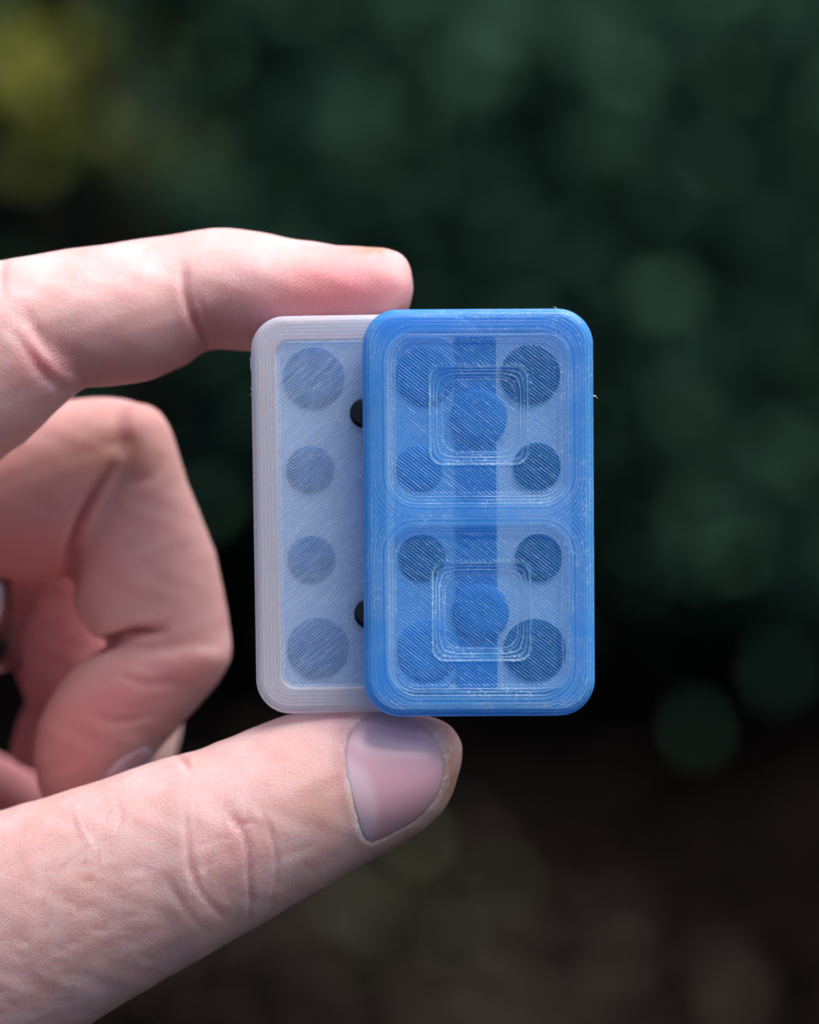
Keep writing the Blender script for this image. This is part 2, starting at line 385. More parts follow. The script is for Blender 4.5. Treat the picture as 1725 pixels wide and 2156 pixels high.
def crease(pl, wpx, depth_mm, ylo, yhi, lip=.08, taper=True):
    depth_mm *= .68 if ylo < 10 else 1
    pl = cr_open(pl); pl = [q + np.array([rnd.gauss(0, .8), rnd.gauss(0, .8)]) for q in pl]
    pts = np.array(pl, float); x0, y0 = pts.min(0) - wpx * 5; x1, y1 = pts.max(0) + wpx * 5
    m = (UV[:, 0] > x0) & (UV[:, 0] < x1) & (UV[:, 1] > y0) & (UV[:, 1] < y1) & (ymm > ylo) & (ymm < yhi)
    ids = np.nonzero(m)[0]
    if not len(ids): return
    d, t = pl_dist(UV[ids], pl)
    env = np.sin(np.pi * np.clip(t, .04, .96)) ** .6 if taper else 1
    g = np.exp(-(d / wpx) ** 2) - lip * np.exp(-((d - 2.0 * wpx) / (1.3 * wpx)) ** 2)
    disp[ids] -= g * depth_mm * .001 * env * facing[ids]
    if depth_mm > 0: credness[ids] += np.exp(-(d / wpx / 1.3) ** 2) * env * min(depth_mm, .5) * .6
YI = (-2, 14); YT = (-12, 8); YM = (18, 42)
# index creases
crease([(386, 560), (388, 600), (398, 645), (415, 690), (440, 735)], 9, .75, *YI)
crease([(405, 600), (425, 650), (450, 700)], 7, .25, *YI)
crease([(20, 690), (60, 740), (95, 790), (135, 820)], 11, .5, *YI)
crease([(50, 640), (85, 710), (130, 770), (190, 805)], 9, .25, *YI)
crease([(120, 830), (160, 815), (200, 800), (260, 790)], 7, .35, *YI)
crease([(752, 560), (748, 600), (738, 640)], 5, .12, *YI)
crease([(700, 516), (745, 528), (790, 524)], 6, .3, *YI)
crease([(795, 520), (800, 535), (792, 548)], 5, .3, *YI)
crease([(12, 545), (5, 580), (8, 620)], 7, .5, *YI)
# thumb knuckle wrinkles (back of the joint faces the camera)
crease([(488, 1695), (492, 1720), (510, 1745), (522, 1790), (524, 1840), (528, 1900), (522, 1945)], 5.0, .46, *YT)
crease([(400, 1760), (396, 1800), (410, 1850), (432, 1890), (470, 1930)], 7, .42, *YT)
crease([(405, 1778), (440, 1775), (470, 1762), (496, 1758)], 4, .12, *YT)
crease([(505, 1752), (520, 1725), (526, 1695)], 4, .16, *YT)
crease([(470, 1690), (480, 1715), (498, 1745), (505, 1765)], 4.5, .28, *YT)
crease([(540, 1690), (565, 1740), (580, 1790), (582, 1850), (570, 1900)], 5, .26, *YT)
crease([(498, 1740), (530, 1730), (560, 1745)], 4.5, .2, *YT)
crease([(440, 1800), (436, 1850), (455, 1900)], 5, .2, *YT)
crease([(390, 1690), (392, 1740), (398, 1790)], 6, .22, *YT)
crease([(370, 1590), (385, 1600), (400, 1625)], 7, .5, -12, 9)
crease([(600, 1800), (640, 1790), (670, 1770)], 5, .1, *YT)
crease([(350, 1850), (380, 1900), (430, 1960)], 8, .22, *YT)
crease([(100, 1880), (130, 1830), (180, 1790), (240, 1760)], 5, .14, *YT)
crease([(240, 1680), (255, 1710), (245, 1760), (220, 1800)], 4, .16, *YT)
crease([(160, 1700), (175, 1750), (200, 1790)], 6, -.26, *YT, lip=.1)     # pale raised scar
for i in range(16):                                              # faint random skin folds near the thumb knuckle
    u = rnd.uniform(380, 640); v = rnd.uniform(1660, 1920); q = rnd.uniform(25, 70); a = rnd.gauss(1.35, .35)
    crease([(u, v), (u + q * .5 * math.cos(a) + rnd.gauss(0, 5), v + q * .5 * math.sin(a)), (u + q * math.cos(a), v + q * math.sin(a))], 4.0, rnd.uniform(.05, .13), *YT)
for i in range(60):                                              # rough goose-flesh lower on the thumb
    u = rnd.uniform(-20, 330); v = rnd.uniform(1820, 2150); q = rnd.uniform(12, 34)
    crease([(u, v), (u + q, v + rnd.gauss(0, 8))], 6, rnd.uniform(.05, .14), *YT)
# middle finger folds
crease([(235, 985), (212, 1020), (185, 1070), (163, 1130), (152, 1190), (150, 1240)], 13, 1.5, 15, 40)
crease([(235, 985), (212, 1020), (185, 1070), (163, 1130), (152, 1190), (150, 1240)], 7, .4, 15, 40)
crease([(190, 1366), (240, 1348), (285, 1335), (338, 1328)], 12, 1.8, *YM)
crease([(190, 1366), (240, 1348), (285, 1335), (345, 1328)], 6, .8, *YM)
crease([(260, 1000), (290, 1010), (330, 1000)], 14, .25, *YM)
crease([(250, 1420), (310, 1440), (380, 1435)], 10, .22, *YM)
crease([(190, 1500), (250, 1520), (330, 1505)], 7, .15, *YM)
crease([(170, 960), (230, 935), (300, 930)], 20, .3, *YM)

# nail bed outline on the thumb
NAIL = [(800, 1497), (768, 1510), (741, 1537), (728, 1566), (727, 1600), (733, 1640), (744, 1690), (756, 1735), (766, 1764), (782, 1776), (806, 1768), (838, 1752), (870, 1734), (900, 1708), (922, 1678), (934, 1645),
        (937, 1612), (930, 1582), (914, 1552), (890, 1528), (862, 1511), (832, 1500)]
def cr_closed(pts, per=6):
    o = []; k = len(pts)
    for i in range(k):
        p0, p1, p2, p3 = [np.array(pts[(i + q) % k], float) for q in (-1, 0, 1, 2)]
        for j in range(per):
            t = j / per; o.append(.5 * (2 * p1 + (p2 - p0) * t + (2 * p0 - 5 * p1 + 4 * p2 - p3) * t * t + (-p0 + 3 * p1 - 3 * p2 + p3) * t ** 3))
    return np.array(o)
NO = cr_closed(NAIL)
def inside(UV, poly):
    r = np.zeros(len(UV), bool); n_ = len(poly)
    for i in range(n_):
        a, bb = poly[i], poly[(i + 1) % n_]
        c = (a[1] > UV[:, 1]) != (bb[1] > UV[:, 1])
        xi = (bb[0] - a[0]) * (UV[:, 1] - a[1]) / (bb[1] - a[1] + 1e-12) + a[0]
        r ^= c & (UV[:, 0] < xi)
    return r
tri_src = [tuple(p.vertices) for p in hm.polygons if True]
bvh = BVHTree.FromPolygons([Vector(v) for v in V], tri_src)
mm = (UV[:, 0] > 650) & (UV[:, 0] < 1000) & (UV[:, 1] > 1440) & (UV[:, 1] < 1860) & (facing > 0) & (ymm < 9)
ids = np.nonzero(mm)[0]
jit = 2.2 * np.sin(UV[ids, 1] / 7.0 + 2 * np.sin(UV[ids, 0] / 11)) * np.sin(UV[ids, 0] / 5.0)
dN, _ = pl_dist(UV[ids], np.vstack([NO, NO[:1]])); ins = inside(UV[ids], NO); sd_ = np.where(ins, -dN, dN + jit * (dN < 25))
# side of the nail: 1 at the root (left), 0 at the free tip (right)
root = np.clip((800 - UV[ids, 0]) / 60, 0, 1) + .35 * np.clip((UV[ids, 1] - 1700) / 60, 0, 1); root = np.clip(root, .08, 1)
fold = .09 * np.exp(-((sd_ - 9) / 11) ** 2) * root
inn = -.30 * np.clip((-sd_ + 1) / 5, 0, 1)
disp[ids] += (fold + inn) * .001 * facing[ids]
V2 = V + NN * disp[:, None]
# small-scale unevenness in the surface
V2 += NN * (.00006 * np.sin(V[:, 0] * 900 + 2 * np.sin(V[:, 2] * 700)) * np.sin(V[:, 2] * 800 + 1.3) )[:, None]
hm.vertices.foreach_set('co', V2.ravel()); hm.update()
hm.polygons.foreach_set('use_smooth', [True] * len(hm.polygons))

red = np.zeros(nv); tan = np.zeros(nv); dry = np.zeros(nv)
def blob(arr, u, v, ru, rv, s, ylo, yhi, ang=0):
    m = (ymm > ylo) & (ymm < yhi); du = UV[:, 0] - u; dv = UV[:, 1] - v; c, sn = math.cos(ang), math.sin(ang)
    a = (du * c + dv * sn) / ru; bb = (-du * sn + dv * c) / rv
    arr += np.where(m, s * np.exp(-(a * a + bb * bb)), 0)
blob(tan, 780, 524, 40, 10, .8, -5, 22); blob(red, 740, 620, 150, 80, .95, -5, 22); blob(red, 620, 700, 220, 40, .5, -5, 22); blob(red, 260, 780, 220, 40, .5, -5, 22); blob(red, 560, 640, 130, 60, .45, -5, 22); blob(red, 430, 690, 50, 60, .4, -5, 22)  # long reds on the underside put its warm shading into the colour
blob(red, 100, 770, 90, 70, .3, -5, 22); blob(red, 60, 900, 120, 60, .25, -5, 20); blob(red, 250, 700, 160, 50, .25, -5, 22); blob(tan, 300, 740, 200, 50, .2, -5, 22)
blob(red, 700, 1510, 60, 40, .4, -8, 12); blob(red, 840, 1800, 160, 30, .4, -8, 12, -.5); blob(tan, 670, 1690, 60, 70, .45, -8, 8)
blob(tan, 950, 1640, 30, 110, .9, -8, 12); blob(red, 722, 1600, 22, 90, .5, -8, 12); blob(tan, 860, 1775, 90, 22, .5, -8, 12, -.5); blob(red, 940, 1540, 40, 40, .5, -8, 12); blob(red, 500, 1800, 60, 100, .25, -8, 8); blob(tan, 180, 1900, 160, 140, .18, -12, 10)
blob(red, 160, 1590, 110, 120, .7, 15, 42); blob(red, 260, 1470, 110, 60, .45, 15, 42); blob(tan, 220, 960, 120, 50, .4, 15, 42); blob(red, 60, 1150, 150, 90, .5, 15, 42); blob(red, 400, 1420, 60, 40, .4, 15, 42)
red += np.where((ymm > 44) & ~((UV[:, 0] > 285) & (UV[:, 1] > 1500)), .9, 0)  # back fingers reddened, the hollow's deep shade put into their colour
red += np.where((ymm > 18) & (ymm < 40), .34, 0); tan += np.where((ymm > 18) & (ymm < 40), .15, 0)  # red-brown shade painted over the whole middle finger, tan blobs too
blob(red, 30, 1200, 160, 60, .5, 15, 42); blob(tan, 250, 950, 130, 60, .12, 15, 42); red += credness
dry[ids] = np.clip(np.exp(-((sd_ - 2) / 4) ** 2) * .8 + .5 * np.exp(-((sd_ - 16) / 12) ** 2) * (UV[ids, 0] > 860), 0, 1) * (sd_ > -6)
ridge = (UV[:, 0] * .55 + UV[:, 1] * .83 + 8 * np.sin(UV[:, 0] / 60)) * 2 * np.pi / 8
for k, a in (('red', np.clip(red, 0, 1)), ('tan', np.clip(tan, 0, 1)), ('dry', dry), ('ridge', ridge), ('along', UV[:, 0])):
    at = hm.attributes.new(k, 'FLOAT', 'POINT'); at.data.foreach_set('value', a.astype(np.float32))
hm.materials.clear(); hm.materials.append(m_skin)
hand = bpy.data.objects.new('hand', hm); C.objects.link(hand); hand.matrix_world = T
tag(hand, 'pale hand pinching the two plastic cases between thumb and index finger, other fingers curled', 'hand')

def nail(name, outline, sink, thick, lun, edge, parent, yref, rings=26, dome=.25):
    c = outline.mean(0); vs = []; L = []; Ed = []; k = len(outline)
    for ri in range(rings + 1):
        f = (ri / rings) ** .9
        for q in range(k):
            uv = c + (outline[q] - c) * f
            if ri == rings: uv = c + (outline[q] - c) * 1.02
            o = Vector((0, -D, 0)); d = (Vector(P(uv[0], uv[1], 0)) - o).normalized()
            if yref > 10: o = o + d * ((D + .018) / d.y)
            h, no, _, _ = bvh.ray_cast(o, d)
            if h is None: h = Vector(P(uv[0], uv[1], yref)); no = Vector((0, -1, 0))
            off = -sink + dome * .001 * (1 - f ** 4)
            if ri == rings: off = -sink - thick * .35
            vs.append(h + no * off); L.append(lun(uv)); Ed.append(edge(uv, f))
    F = grid_faces(rings + 1, k, wrap=True).tolist()
    o = mesh_obj(name, vs, F, m_nail, parent, attrs={'lunula': L, 'edge': Ed}); return o
def lun(uv):
    # pale moon at the root: inside a circle centred left of the nail
    d = math.hypot((uv[0] - 708) / 92, (uv[1] - 1712) / 128); return float(np.clip((1.05 - d) / .2, 0, 1)) * .7
def edg(uv, f):
    return float(np.clip((uv[0] - 840) / 60, 0, 1) * np.clip((f - .93) / .06, 0, 1) * .8)
nail('thumbnail', NO, .00006, .0006, lun, edg, hand, -4)
NM = cr_closed([(215, 1640), (250, 1600), (300, 1570), (325, 1575), (318, 1605), (280, 1640), (230, 1665)])
nail('fingernail', NM, .0001, .0004, lambda p: float(np.clip((p[0] - 290) / 30, 0, 1)), lambda p, f: 0., hand, 28, rings=8, dome=.3)

hv, hf = [], []
for i in range(20):
    u = rnd.uniform(10, 330); v = rnd.uniform(1830, 2120); q = rnd.uniform(25, 60); a = rnd.gauss(-1.0, .5)
    if i < 5: u, v, q, a = rnd.uniform(150, 330), rnd.uniform(1720, 1850), rnd.uniform(60, 90), rnd.gauss(-1.1, .3)
    base_ = len(hv); bend = rnd.gauss(0, .8); ok = True; ring_ = []
    for k in range(6):
        t = k / 5; aa = a + bend * t; uu = u + q * t * math.cos(aa); vv = v + q * t * math.sin(aa)
        d = (Vector(P(uu, vv, 0)) - Vector((0, -D, 0))).normalized(); h, no, _, _ = bvh.ray_cast(Vector((0, -D, 0)), d)
        if h is None: ok = False; break
        p = h + no * (.00002 + .00030 * t); rad = .000022 * (1 - .7 * t)
        for (ox, oz) in ((0, 1), (.87, -.5), (-.87, -.5)): ring_.append((p.x + ox * rad, p.y, p.z + oz * rad))
    if ok:
        hv += ring_; hf += [tuple(int(x) + base_ for x in f) for f in grid_faces(6, 3, wrap=True)]
m_hair, n, l, b = mat('fine_hair'); b.inputs['Base Color'].default_value = (.42, .27, .21, 1); b.inputs['Roughness'].default_value = .5
tag(mesh_obj('fine_hair', hv, hf, m_hair, hand), kind='stuff')

# metal ring on the ring finger, just entering the frame at the left
m_metal, n, l, b = mat('brushed_metal'); b.inputs['Metallic'].default_value = 1; b.inputs['Roughness'].default_value = .25; b.inputs['Base Color'].default_value = (.40, .37, .40, 1)
rv = []; prof = [(-.0028, 0), (-.0026, .0009), (0, .0013), (.0026, .0009), (.0028, 0), (.0026, -.0006), (-.0026, -.0006)]
rc = np.array(P(-4, 1300, 47))
for i in range(64):
    t = 2 * math.pi * i / 64
    for (ax, rr) in prof:
        rv.append((rc[0] + ax * 1.0, rc[1] + (.0098 + rr) * math.cos(t), rc[2] + (.0098 + rr) * math.sin(t) + .004))
fr = []
k = len(prof)
for i in range(64):
    for j in range(k): fr.append((i * k + j, i * k + (j + 1) % k, ((i + 1) % 64) * k + (j + 1) % k, ((i + 1) % 64) * k + j))
ro = mesh_obj('finger_ring', rv, fr, m_metal); tag(ro, 'silver metal band worn on the ring finger, at the left edge', 'ring')

# ------------------------------------------------------------------ printed plastic
def plastic(name, base, transp, tint, infill_base=None, streak=.5, sss=0., amp=.22, rough=.32, glint=.55, ang=45, infill_amp=1.0, pitch=.00033, edge_transp=None, spec=.6):
    """translucent layered print: perimeter lines follow the attribute 'inset', diagonal infill where 'infill'=1"""
    m, n, l, b = mat(name)
    tc = N(n, 'ShaderNodeTexCoord'); sep = N(n, 'ShaderNodeSeparateXYZ'); l.new(tc.outputs['Object'], sep.inputs[0])
    ins = N(n, 'ShaderNodeAttribute', attribute_name='inset').outputs['Fac']
    inf = N(n, 'ShaderNodeAttribute', attribute_name='infill').outputs['Fac']
    lin = N(n, 'ShaderNodeAttribute', attribute_name='bead').outputs['Fac']; clr = N(n, 'ShaderNodeAttribute', attribute_name='clear').outputs['Fac']; notc = math_(n, l, 'SUBTRACT', 1.0, clr)
    wob = N(n, 'ShaderNodeTexNoise'); wob.inputs['Scale'].default_value = 260; wob.inputs['Detail'].default_value = 4; l.new(tc.outputs['Object'], wob.inputs['Vector'])
    wv = math_(n, l, 'MULTIPLY', math_(n, l, 'SUBTRACT', wob.outputs[0], .5), 2.2)
    sgn = 1 if ang > 0 else -1
    dg = math_(n, l, 'ADD', math_(n, l, 'MULTIPLY', sep.outputs[0], .62), math_(n, l, 'MULTIPLY', sep.outputs[2], .78 * sgn))
    dgs = math_(n, l, 'SINE', math_(n, l, 'ADD', math_(n, l, 'MULTIPLY', dg, 2 * math.pi / pitch), wv))
    per = math_(n, l, 'SINE', math_(n, l, 'ADD', math_(n, l, 'MULTIPLY', ins, 2 * math.pi / .00042), wv))
    # streaks: glints brighten some beads more than others
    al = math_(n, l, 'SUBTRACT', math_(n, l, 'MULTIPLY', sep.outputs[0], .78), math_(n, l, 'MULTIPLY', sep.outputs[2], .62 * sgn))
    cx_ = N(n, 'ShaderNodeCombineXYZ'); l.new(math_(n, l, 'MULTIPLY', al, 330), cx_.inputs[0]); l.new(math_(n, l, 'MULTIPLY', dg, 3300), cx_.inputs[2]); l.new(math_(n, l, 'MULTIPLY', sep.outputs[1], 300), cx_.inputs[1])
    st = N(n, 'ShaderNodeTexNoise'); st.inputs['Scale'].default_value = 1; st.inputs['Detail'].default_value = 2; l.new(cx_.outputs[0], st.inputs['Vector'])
    sp = N(n, 'ShaderNodeTexNoise'); sp.inputs['Scale'].default_value = 2600; sp.inputs['Detail'].default_value = 3; l.new(tc.outputs['Object'], sp.inputs['Vector'])
    one = math_(n, l, 'SUBTRACT', 1.0, inf)
    h = math_(n, l, 'ADD', math_(n, l, 'MULTIPLY', math_(n, l, 'MULTIPLY', dgs, inf), .000035 * infill_amp), math_(n, l, 'MULTIPLY', math_(n, l, 'MULTIPLY', per, one), .000012))
    h = math_(n, l, 'ADD', h, math_(n, l, 'MULTIPLY', math_(n, l, 'MULTIPLY', st.outputs[0], inf), .00010 * infill_amp))
    h = math_(n, l, 'ADD', h, math_(n, l, 'MULTIPLY', sp.outputs[0], .00007))
    bp = N(n, 'ShaderNodeBump'); bp.inputs['Distance'].default_value = 1; bp.inputs['Strength'].default_value = glint
    l.new(h, bp.inputs['Height']); l.new(bp.outputs[0], b.inputs['Normal'])
    # glints painted whitish into the base colour: along the beads, and as fine flecks elsewhere
    fl = N(n, 'ShaderNodeTexNoise'); fl.inputs['Scale'].default_value = 3000; fl.inputs['Detail'].default_value = 2; fl.inputs['Distortion'].default_value = 1.2; l.new(tc.outputs['Object'], fl.inputs['Vector'])
    pt = N(n, 'ShaderNodeTexNoise'); pt.inputs['Scale'].default_value = 210; pt.inputs['Detail'].default_value = 2; l.new(tc.outputs['Object'], pt.inputs['Vector'])
    ptm = math_(n, l, 'MULTIPLY', math_(n, l, 'SUBTRACT', pt.outputs[0], .32), 3.2)
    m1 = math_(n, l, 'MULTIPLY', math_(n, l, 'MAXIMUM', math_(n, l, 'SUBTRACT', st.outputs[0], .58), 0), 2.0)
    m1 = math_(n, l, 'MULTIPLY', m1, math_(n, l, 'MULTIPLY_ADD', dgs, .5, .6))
    m2_ = math_(n, l, 'MULTIPLY', math_(n, l, 'MAXIMUM', math_(n, l, 'SUBTRACT', fl.outputs[0], .55), 0), 6)
    m3 = math_(n, l, 'MULTIPLY', math_(n, l, 'MAXIMUM', math_(n, l, 'SUBTRACT', per, .6), 0), 1.5)
    mo = math_(n, l, 'MULTIPLY', math_(n, l, 'ADD', m2_, m3), ptm)
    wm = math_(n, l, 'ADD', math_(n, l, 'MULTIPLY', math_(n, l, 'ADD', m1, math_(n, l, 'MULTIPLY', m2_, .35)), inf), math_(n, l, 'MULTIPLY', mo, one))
    lw = math_(n, l, 'MULTIPLY', lin, math_(n, l, 'MULTIPLY_ADD', pt.outputs[0], 1.5, .05))  # step-edge lines whitened as painted glints
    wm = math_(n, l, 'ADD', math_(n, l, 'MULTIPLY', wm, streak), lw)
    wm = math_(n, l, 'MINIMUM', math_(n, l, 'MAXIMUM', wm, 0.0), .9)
    cb = N(n, 'ShaderNodeMix', data_type='RGBA'); cb.inputs[6].default_value = (*base, 1); cb.inputs[7].default_value = (*(infill_base or base), 1); l.new(clr, cb.inputs[0])
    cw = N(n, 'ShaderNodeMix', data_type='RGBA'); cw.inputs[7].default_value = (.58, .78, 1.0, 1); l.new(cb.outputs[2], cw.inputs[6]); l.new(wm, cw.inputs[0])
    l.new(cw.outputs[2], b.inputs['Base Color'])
    if sss:
        b.inputs['Subsurface Weight'].default_value = sss; b.inputs['Subsurface Radius'].default_value = (.35, .7, 1); b.inputs['Subsurface Scale'].default_value = .0035
    b.inputs['Roughness'].default_value = rough; b.inputs['Specular IOR Level'].default_value = spec
    # translucent and clear shares, more opaque where glints are painted
    tl = N(n, 'ShaderNodeBsdfTranslucent'); tl.inputs[0].default_value = (*base, 1)
    mx = N(n, 'ShaderNodeMixShader'); mx.inputs[0].default_value = .15; l.new(b.outputs[0], mx.inputs[1]); l.new(tl.outputs[0], mx.inputs[2])
    tr = N(n, 'ShaderNodeBsdfTransparent'); tr.inputs[0].default_value = (*tint, 1)
    fac = math_(n, l, 'SUBTRACT', transp, math_(n, l, 'MULTIPLY', math_(n, l, 'SUBTRACT', st.outputs[0], .5), .5))
    fac = math_(n, l, 'SUBTRACT', fac, math_(n, l, 'MULTIPLY', math_(n, l, 'MULTIPLY', dgs, inf), amp))
    fac = math_(n, l, 'SUBTRACT', fac, math_(n, l, 'MULTIPLY', wm, .6))
    if edge_transp is not None:
        fac = math_(n, l, 'ADD', math_(n, l, 'MULTIPLY', fac, clr), math_(n, l, 'MULTIPLY', notc, edge_transp))
        fac = math_(n, l, 'SUBTRACT', fac, math_(n, l, 'MULTIPLY', math_(n, l, 'MULTIPLY', per, one), .035))
    fac = math_(n, l, 'MINIMUM', math_(n, l, 'MAXIMUM', fac, 0.0), 1.0)
    m2 = N(n, 'ShaderNodeMixShader'); l.new(fac, m2.inputs[0]); l.new(mx.outputs[0], m2.inputs[1]); l.new(tr.outputs[0], m2.inputs[2])
    l.new(m2.outputs[0], n['Material Output'].inputs[0])
    return m

def rr_sdf(x, z, hx, hz, r):           # positive inside
    qx = np.abs(x) - (hx - r); qz = np.abs(z) - (hz - r)
    return r - (np.hypot(np.maximum(qx, 0), np.maximum(qz, 0)) + np.minimum(np.maximum(qx, qz), 0))
def steps(t, k, soft=.28):             # t 0..1 -> staircase with k rounded steps
    t = np.clip(t, 0, 1) * k; f = np.floor(t); q = t - f
    return np.clip((f + np.clip((q - (1 - soft)) / soft, 0, 1)) / k, 0, 1)

def case_shell(name, hx, hz, r, front, back, hfun, material, parent, res=.0001, bevel=.0009):
    """front face as a relief, rounded outline, side wall, back; y: front (toward camera) .. back"""
    nz_ = int(2 * hz / res); nx_ = int(2 * hx / res)
    a = np.linspace(-math.pi / 2, math.pi / 2, nz_); z = hz * (np.sin(a) * .35 + (a / (math.pi / 2)) * .65)
    dz = np.maximum(np.abs(z) - (hz - r), 0); wx = (hx - r) + np.sqrt(np.maximum(r * r - dz * dz, 0))
    t = np.linspace(-math.pi / 2, math.pi / 2, nx_); t = np.sin(t) * .3 + (t / (math.pi / 2)) * .7
    X = wx[:, None] * t[None, :]; Z = np.repeat(z[:, None], nx_, 1)
    ins = rr_sdf(X, Z, hx, hz, r); dep, insA, inf, cl_, li_ = hfun(X, Z, ins)
    Y = front + dep
    V = np.stack([X, Y, Z], -1).reshape(-1, 3); F = grid_faces(nz_, nx_)
    # boundary loop
    idx = np.arange(nz_ * nx_).reshape(nz_, nx_)
    loop = np.concatenate([idx[0, :], idx[1:, -1], idx[-1, ::-1][1:], idx[::-1, 0][1:-1]])
    V = [V]; at_i = [insA.ravel()]; at_f = [inf.ravel()]; at_c = [cl_.ravel()]; at_l = [li_.ravel()]; faces = F.tolist(); prev = loop; base = nz_ * nx_; lp = V[0][loop]
    ys = list(np.arange(front + bevel + .0002, back - .0002, .0002)) + [back]
    for k, y in enumerate(ys):
        q = lp.copy(); q[:, 1] = y
        cx = np.clip(q[:, 0], -(hx - r), hx - r); cz = np.clip(q[:, 2], -(hz - r), hz - r)
        nx2, nz2 = q[:, 0] - cx, q[:, 2] - cz; nl = np.hypot(nx2, nz2) + 1e-12
        o = (.00004 if k % 2 else -.00002) if k < len(ys) - 1 else -.0003
        q[:, 0] += nx2 / nl * o; q[:, 2] += nz2 / nl * o
        V.append(q); at_i.append(np.full(len(q), y)); at_f.append(np.zeros(len(q))); at_c.append(np.zeros(len(q))); at_l.append(np.zeros(len(q)))
        cur = base + np.arange(len(q)); base += len(q)
        m_ = len(q)
        faces += [(int(prev[i]), int(cur[i]), int(cur[(i + 1) % m_]), int(prev[(i + 1) % m_])) for i in range(m_)]
        prev = cur
    faces.append([int(i) for i in prev[::-1]])
    o = mesh_obj(name, np.concatenate(V), faces, material, parent, attrs={'inset': np.concatenate(at_i), 'infill': np.concatenate(at_f), 'clear': np.concatenate(at_c), 'bead': np.concatenate(at_l)})
    return o

def empty(name, u, v, y, rot):
    o = bpy.data.objects.new(name, None); C.objects.link(o)
    o.matrix_world = T @ Matrix.Translation(P(u, v, y)) @ Matrix.Rotation(rot, 4, 'Y'); o.empty_display_size = .01
    return o

def disc(name, x, z, y, r, thick, material, parent, seg=48, bev=.00015):
    rings = [(0.0001, y), (r * .5, y), (r - bev, y), (r, y + bev), (r, y + thick)]
    V = []; 
    for (rr, yy) in rings:
        for k in range(seg): V.append((x + rr * math.cos(2 * math.pi * k / seg), yy, z + rr * math.sin(2 * math.pi * k / seg)))
    F = grid_faces(len(rings), seg, wrap=True).tolist(); F.append(list(range(seg))); F.append([len(V) - seg + k for k in range(seg)][::-1])
    nvv = len(V)
    return mesh_obj(name, V, F, material, parent, attrs={'inset': [0] * nvv, 'infill': [1] * nvv, 'clear': [1] * nvv})

def plate(name, hx, hz, r, y0, y1, material, parent, cx=0, cz=0, infill=1):
    seg = 12; out = []
    for (sx, sz, a0) in ((1, 1, 0), (-1, 1, 90), (-1, -1, 180), (1, -1, 270)):
        for k in range(seg + 1):
            a = R(a0 + 90 * k / seg); out.append((cx + sx * (hx - r) + r * math.cos(a), cz + sz * (hz - r) + r * math.sin(a)))
    k = len(out); V = []
    for (o, y) in ((-.0002, y0), (0, y0 + .0002), (0, y1)):
        for (x, z) in out:
            d = math.hypot(x - cx, z - cz); V.append((x + (x - cx) / d * o, y, z + (z - cz) / d * o))
    F = grid_faces(3, k, wrap=True).tolist(); F.append(list(range(k))); F.append([2 * k + i for i in range(k)][::-1])
    return mesh_obj(name, V, F, material, parent, smooth=False, attrs={'inset': [0] * len(V), 'infill': [infill] * len(V), 'clear': [1] * len(V)})

# ---- blue case (front)
B_FRONT, B_BACK = -.0068, -.0012
bu, bv = (764 + 1251) / 2 + .5, (650 + 1508) / 2
def kf(y): return (D + y) / D
bhx = (1251 - 766) / 2 * S * kf(B_FRONT + .001); bhz = (1508 - 651) / 2 * S * kf(B_FRONT + .001)
blue = empty('blue_case', 1008.5, 1079, 0, R(-.3))
blue.matrix_world = T @ Matrix.Translation(((1008.5 - 862.5) * S * kf(B_FRONT), 0, (1078 - 1079) * S)) @ Matrix.Rotation(R(-.3), 4, 'Y')
tag(blue, 'translucent blue 3D printed case with two square recesses, in front of the white one', 'case')
px = S * kf(B_FRONT)
WINS = [(0, (1079 - 880) * px, 192 * px, 182 * px, 62 * px), (0, (1079 - 1287) * px, 192 * px, 180 * px, 62 * px)]
SQ = [((1010 - 1008.5) * px, (1079 - 874) * px), ((1013 - 1008.5) * px, (1079 - 1288) * px)]
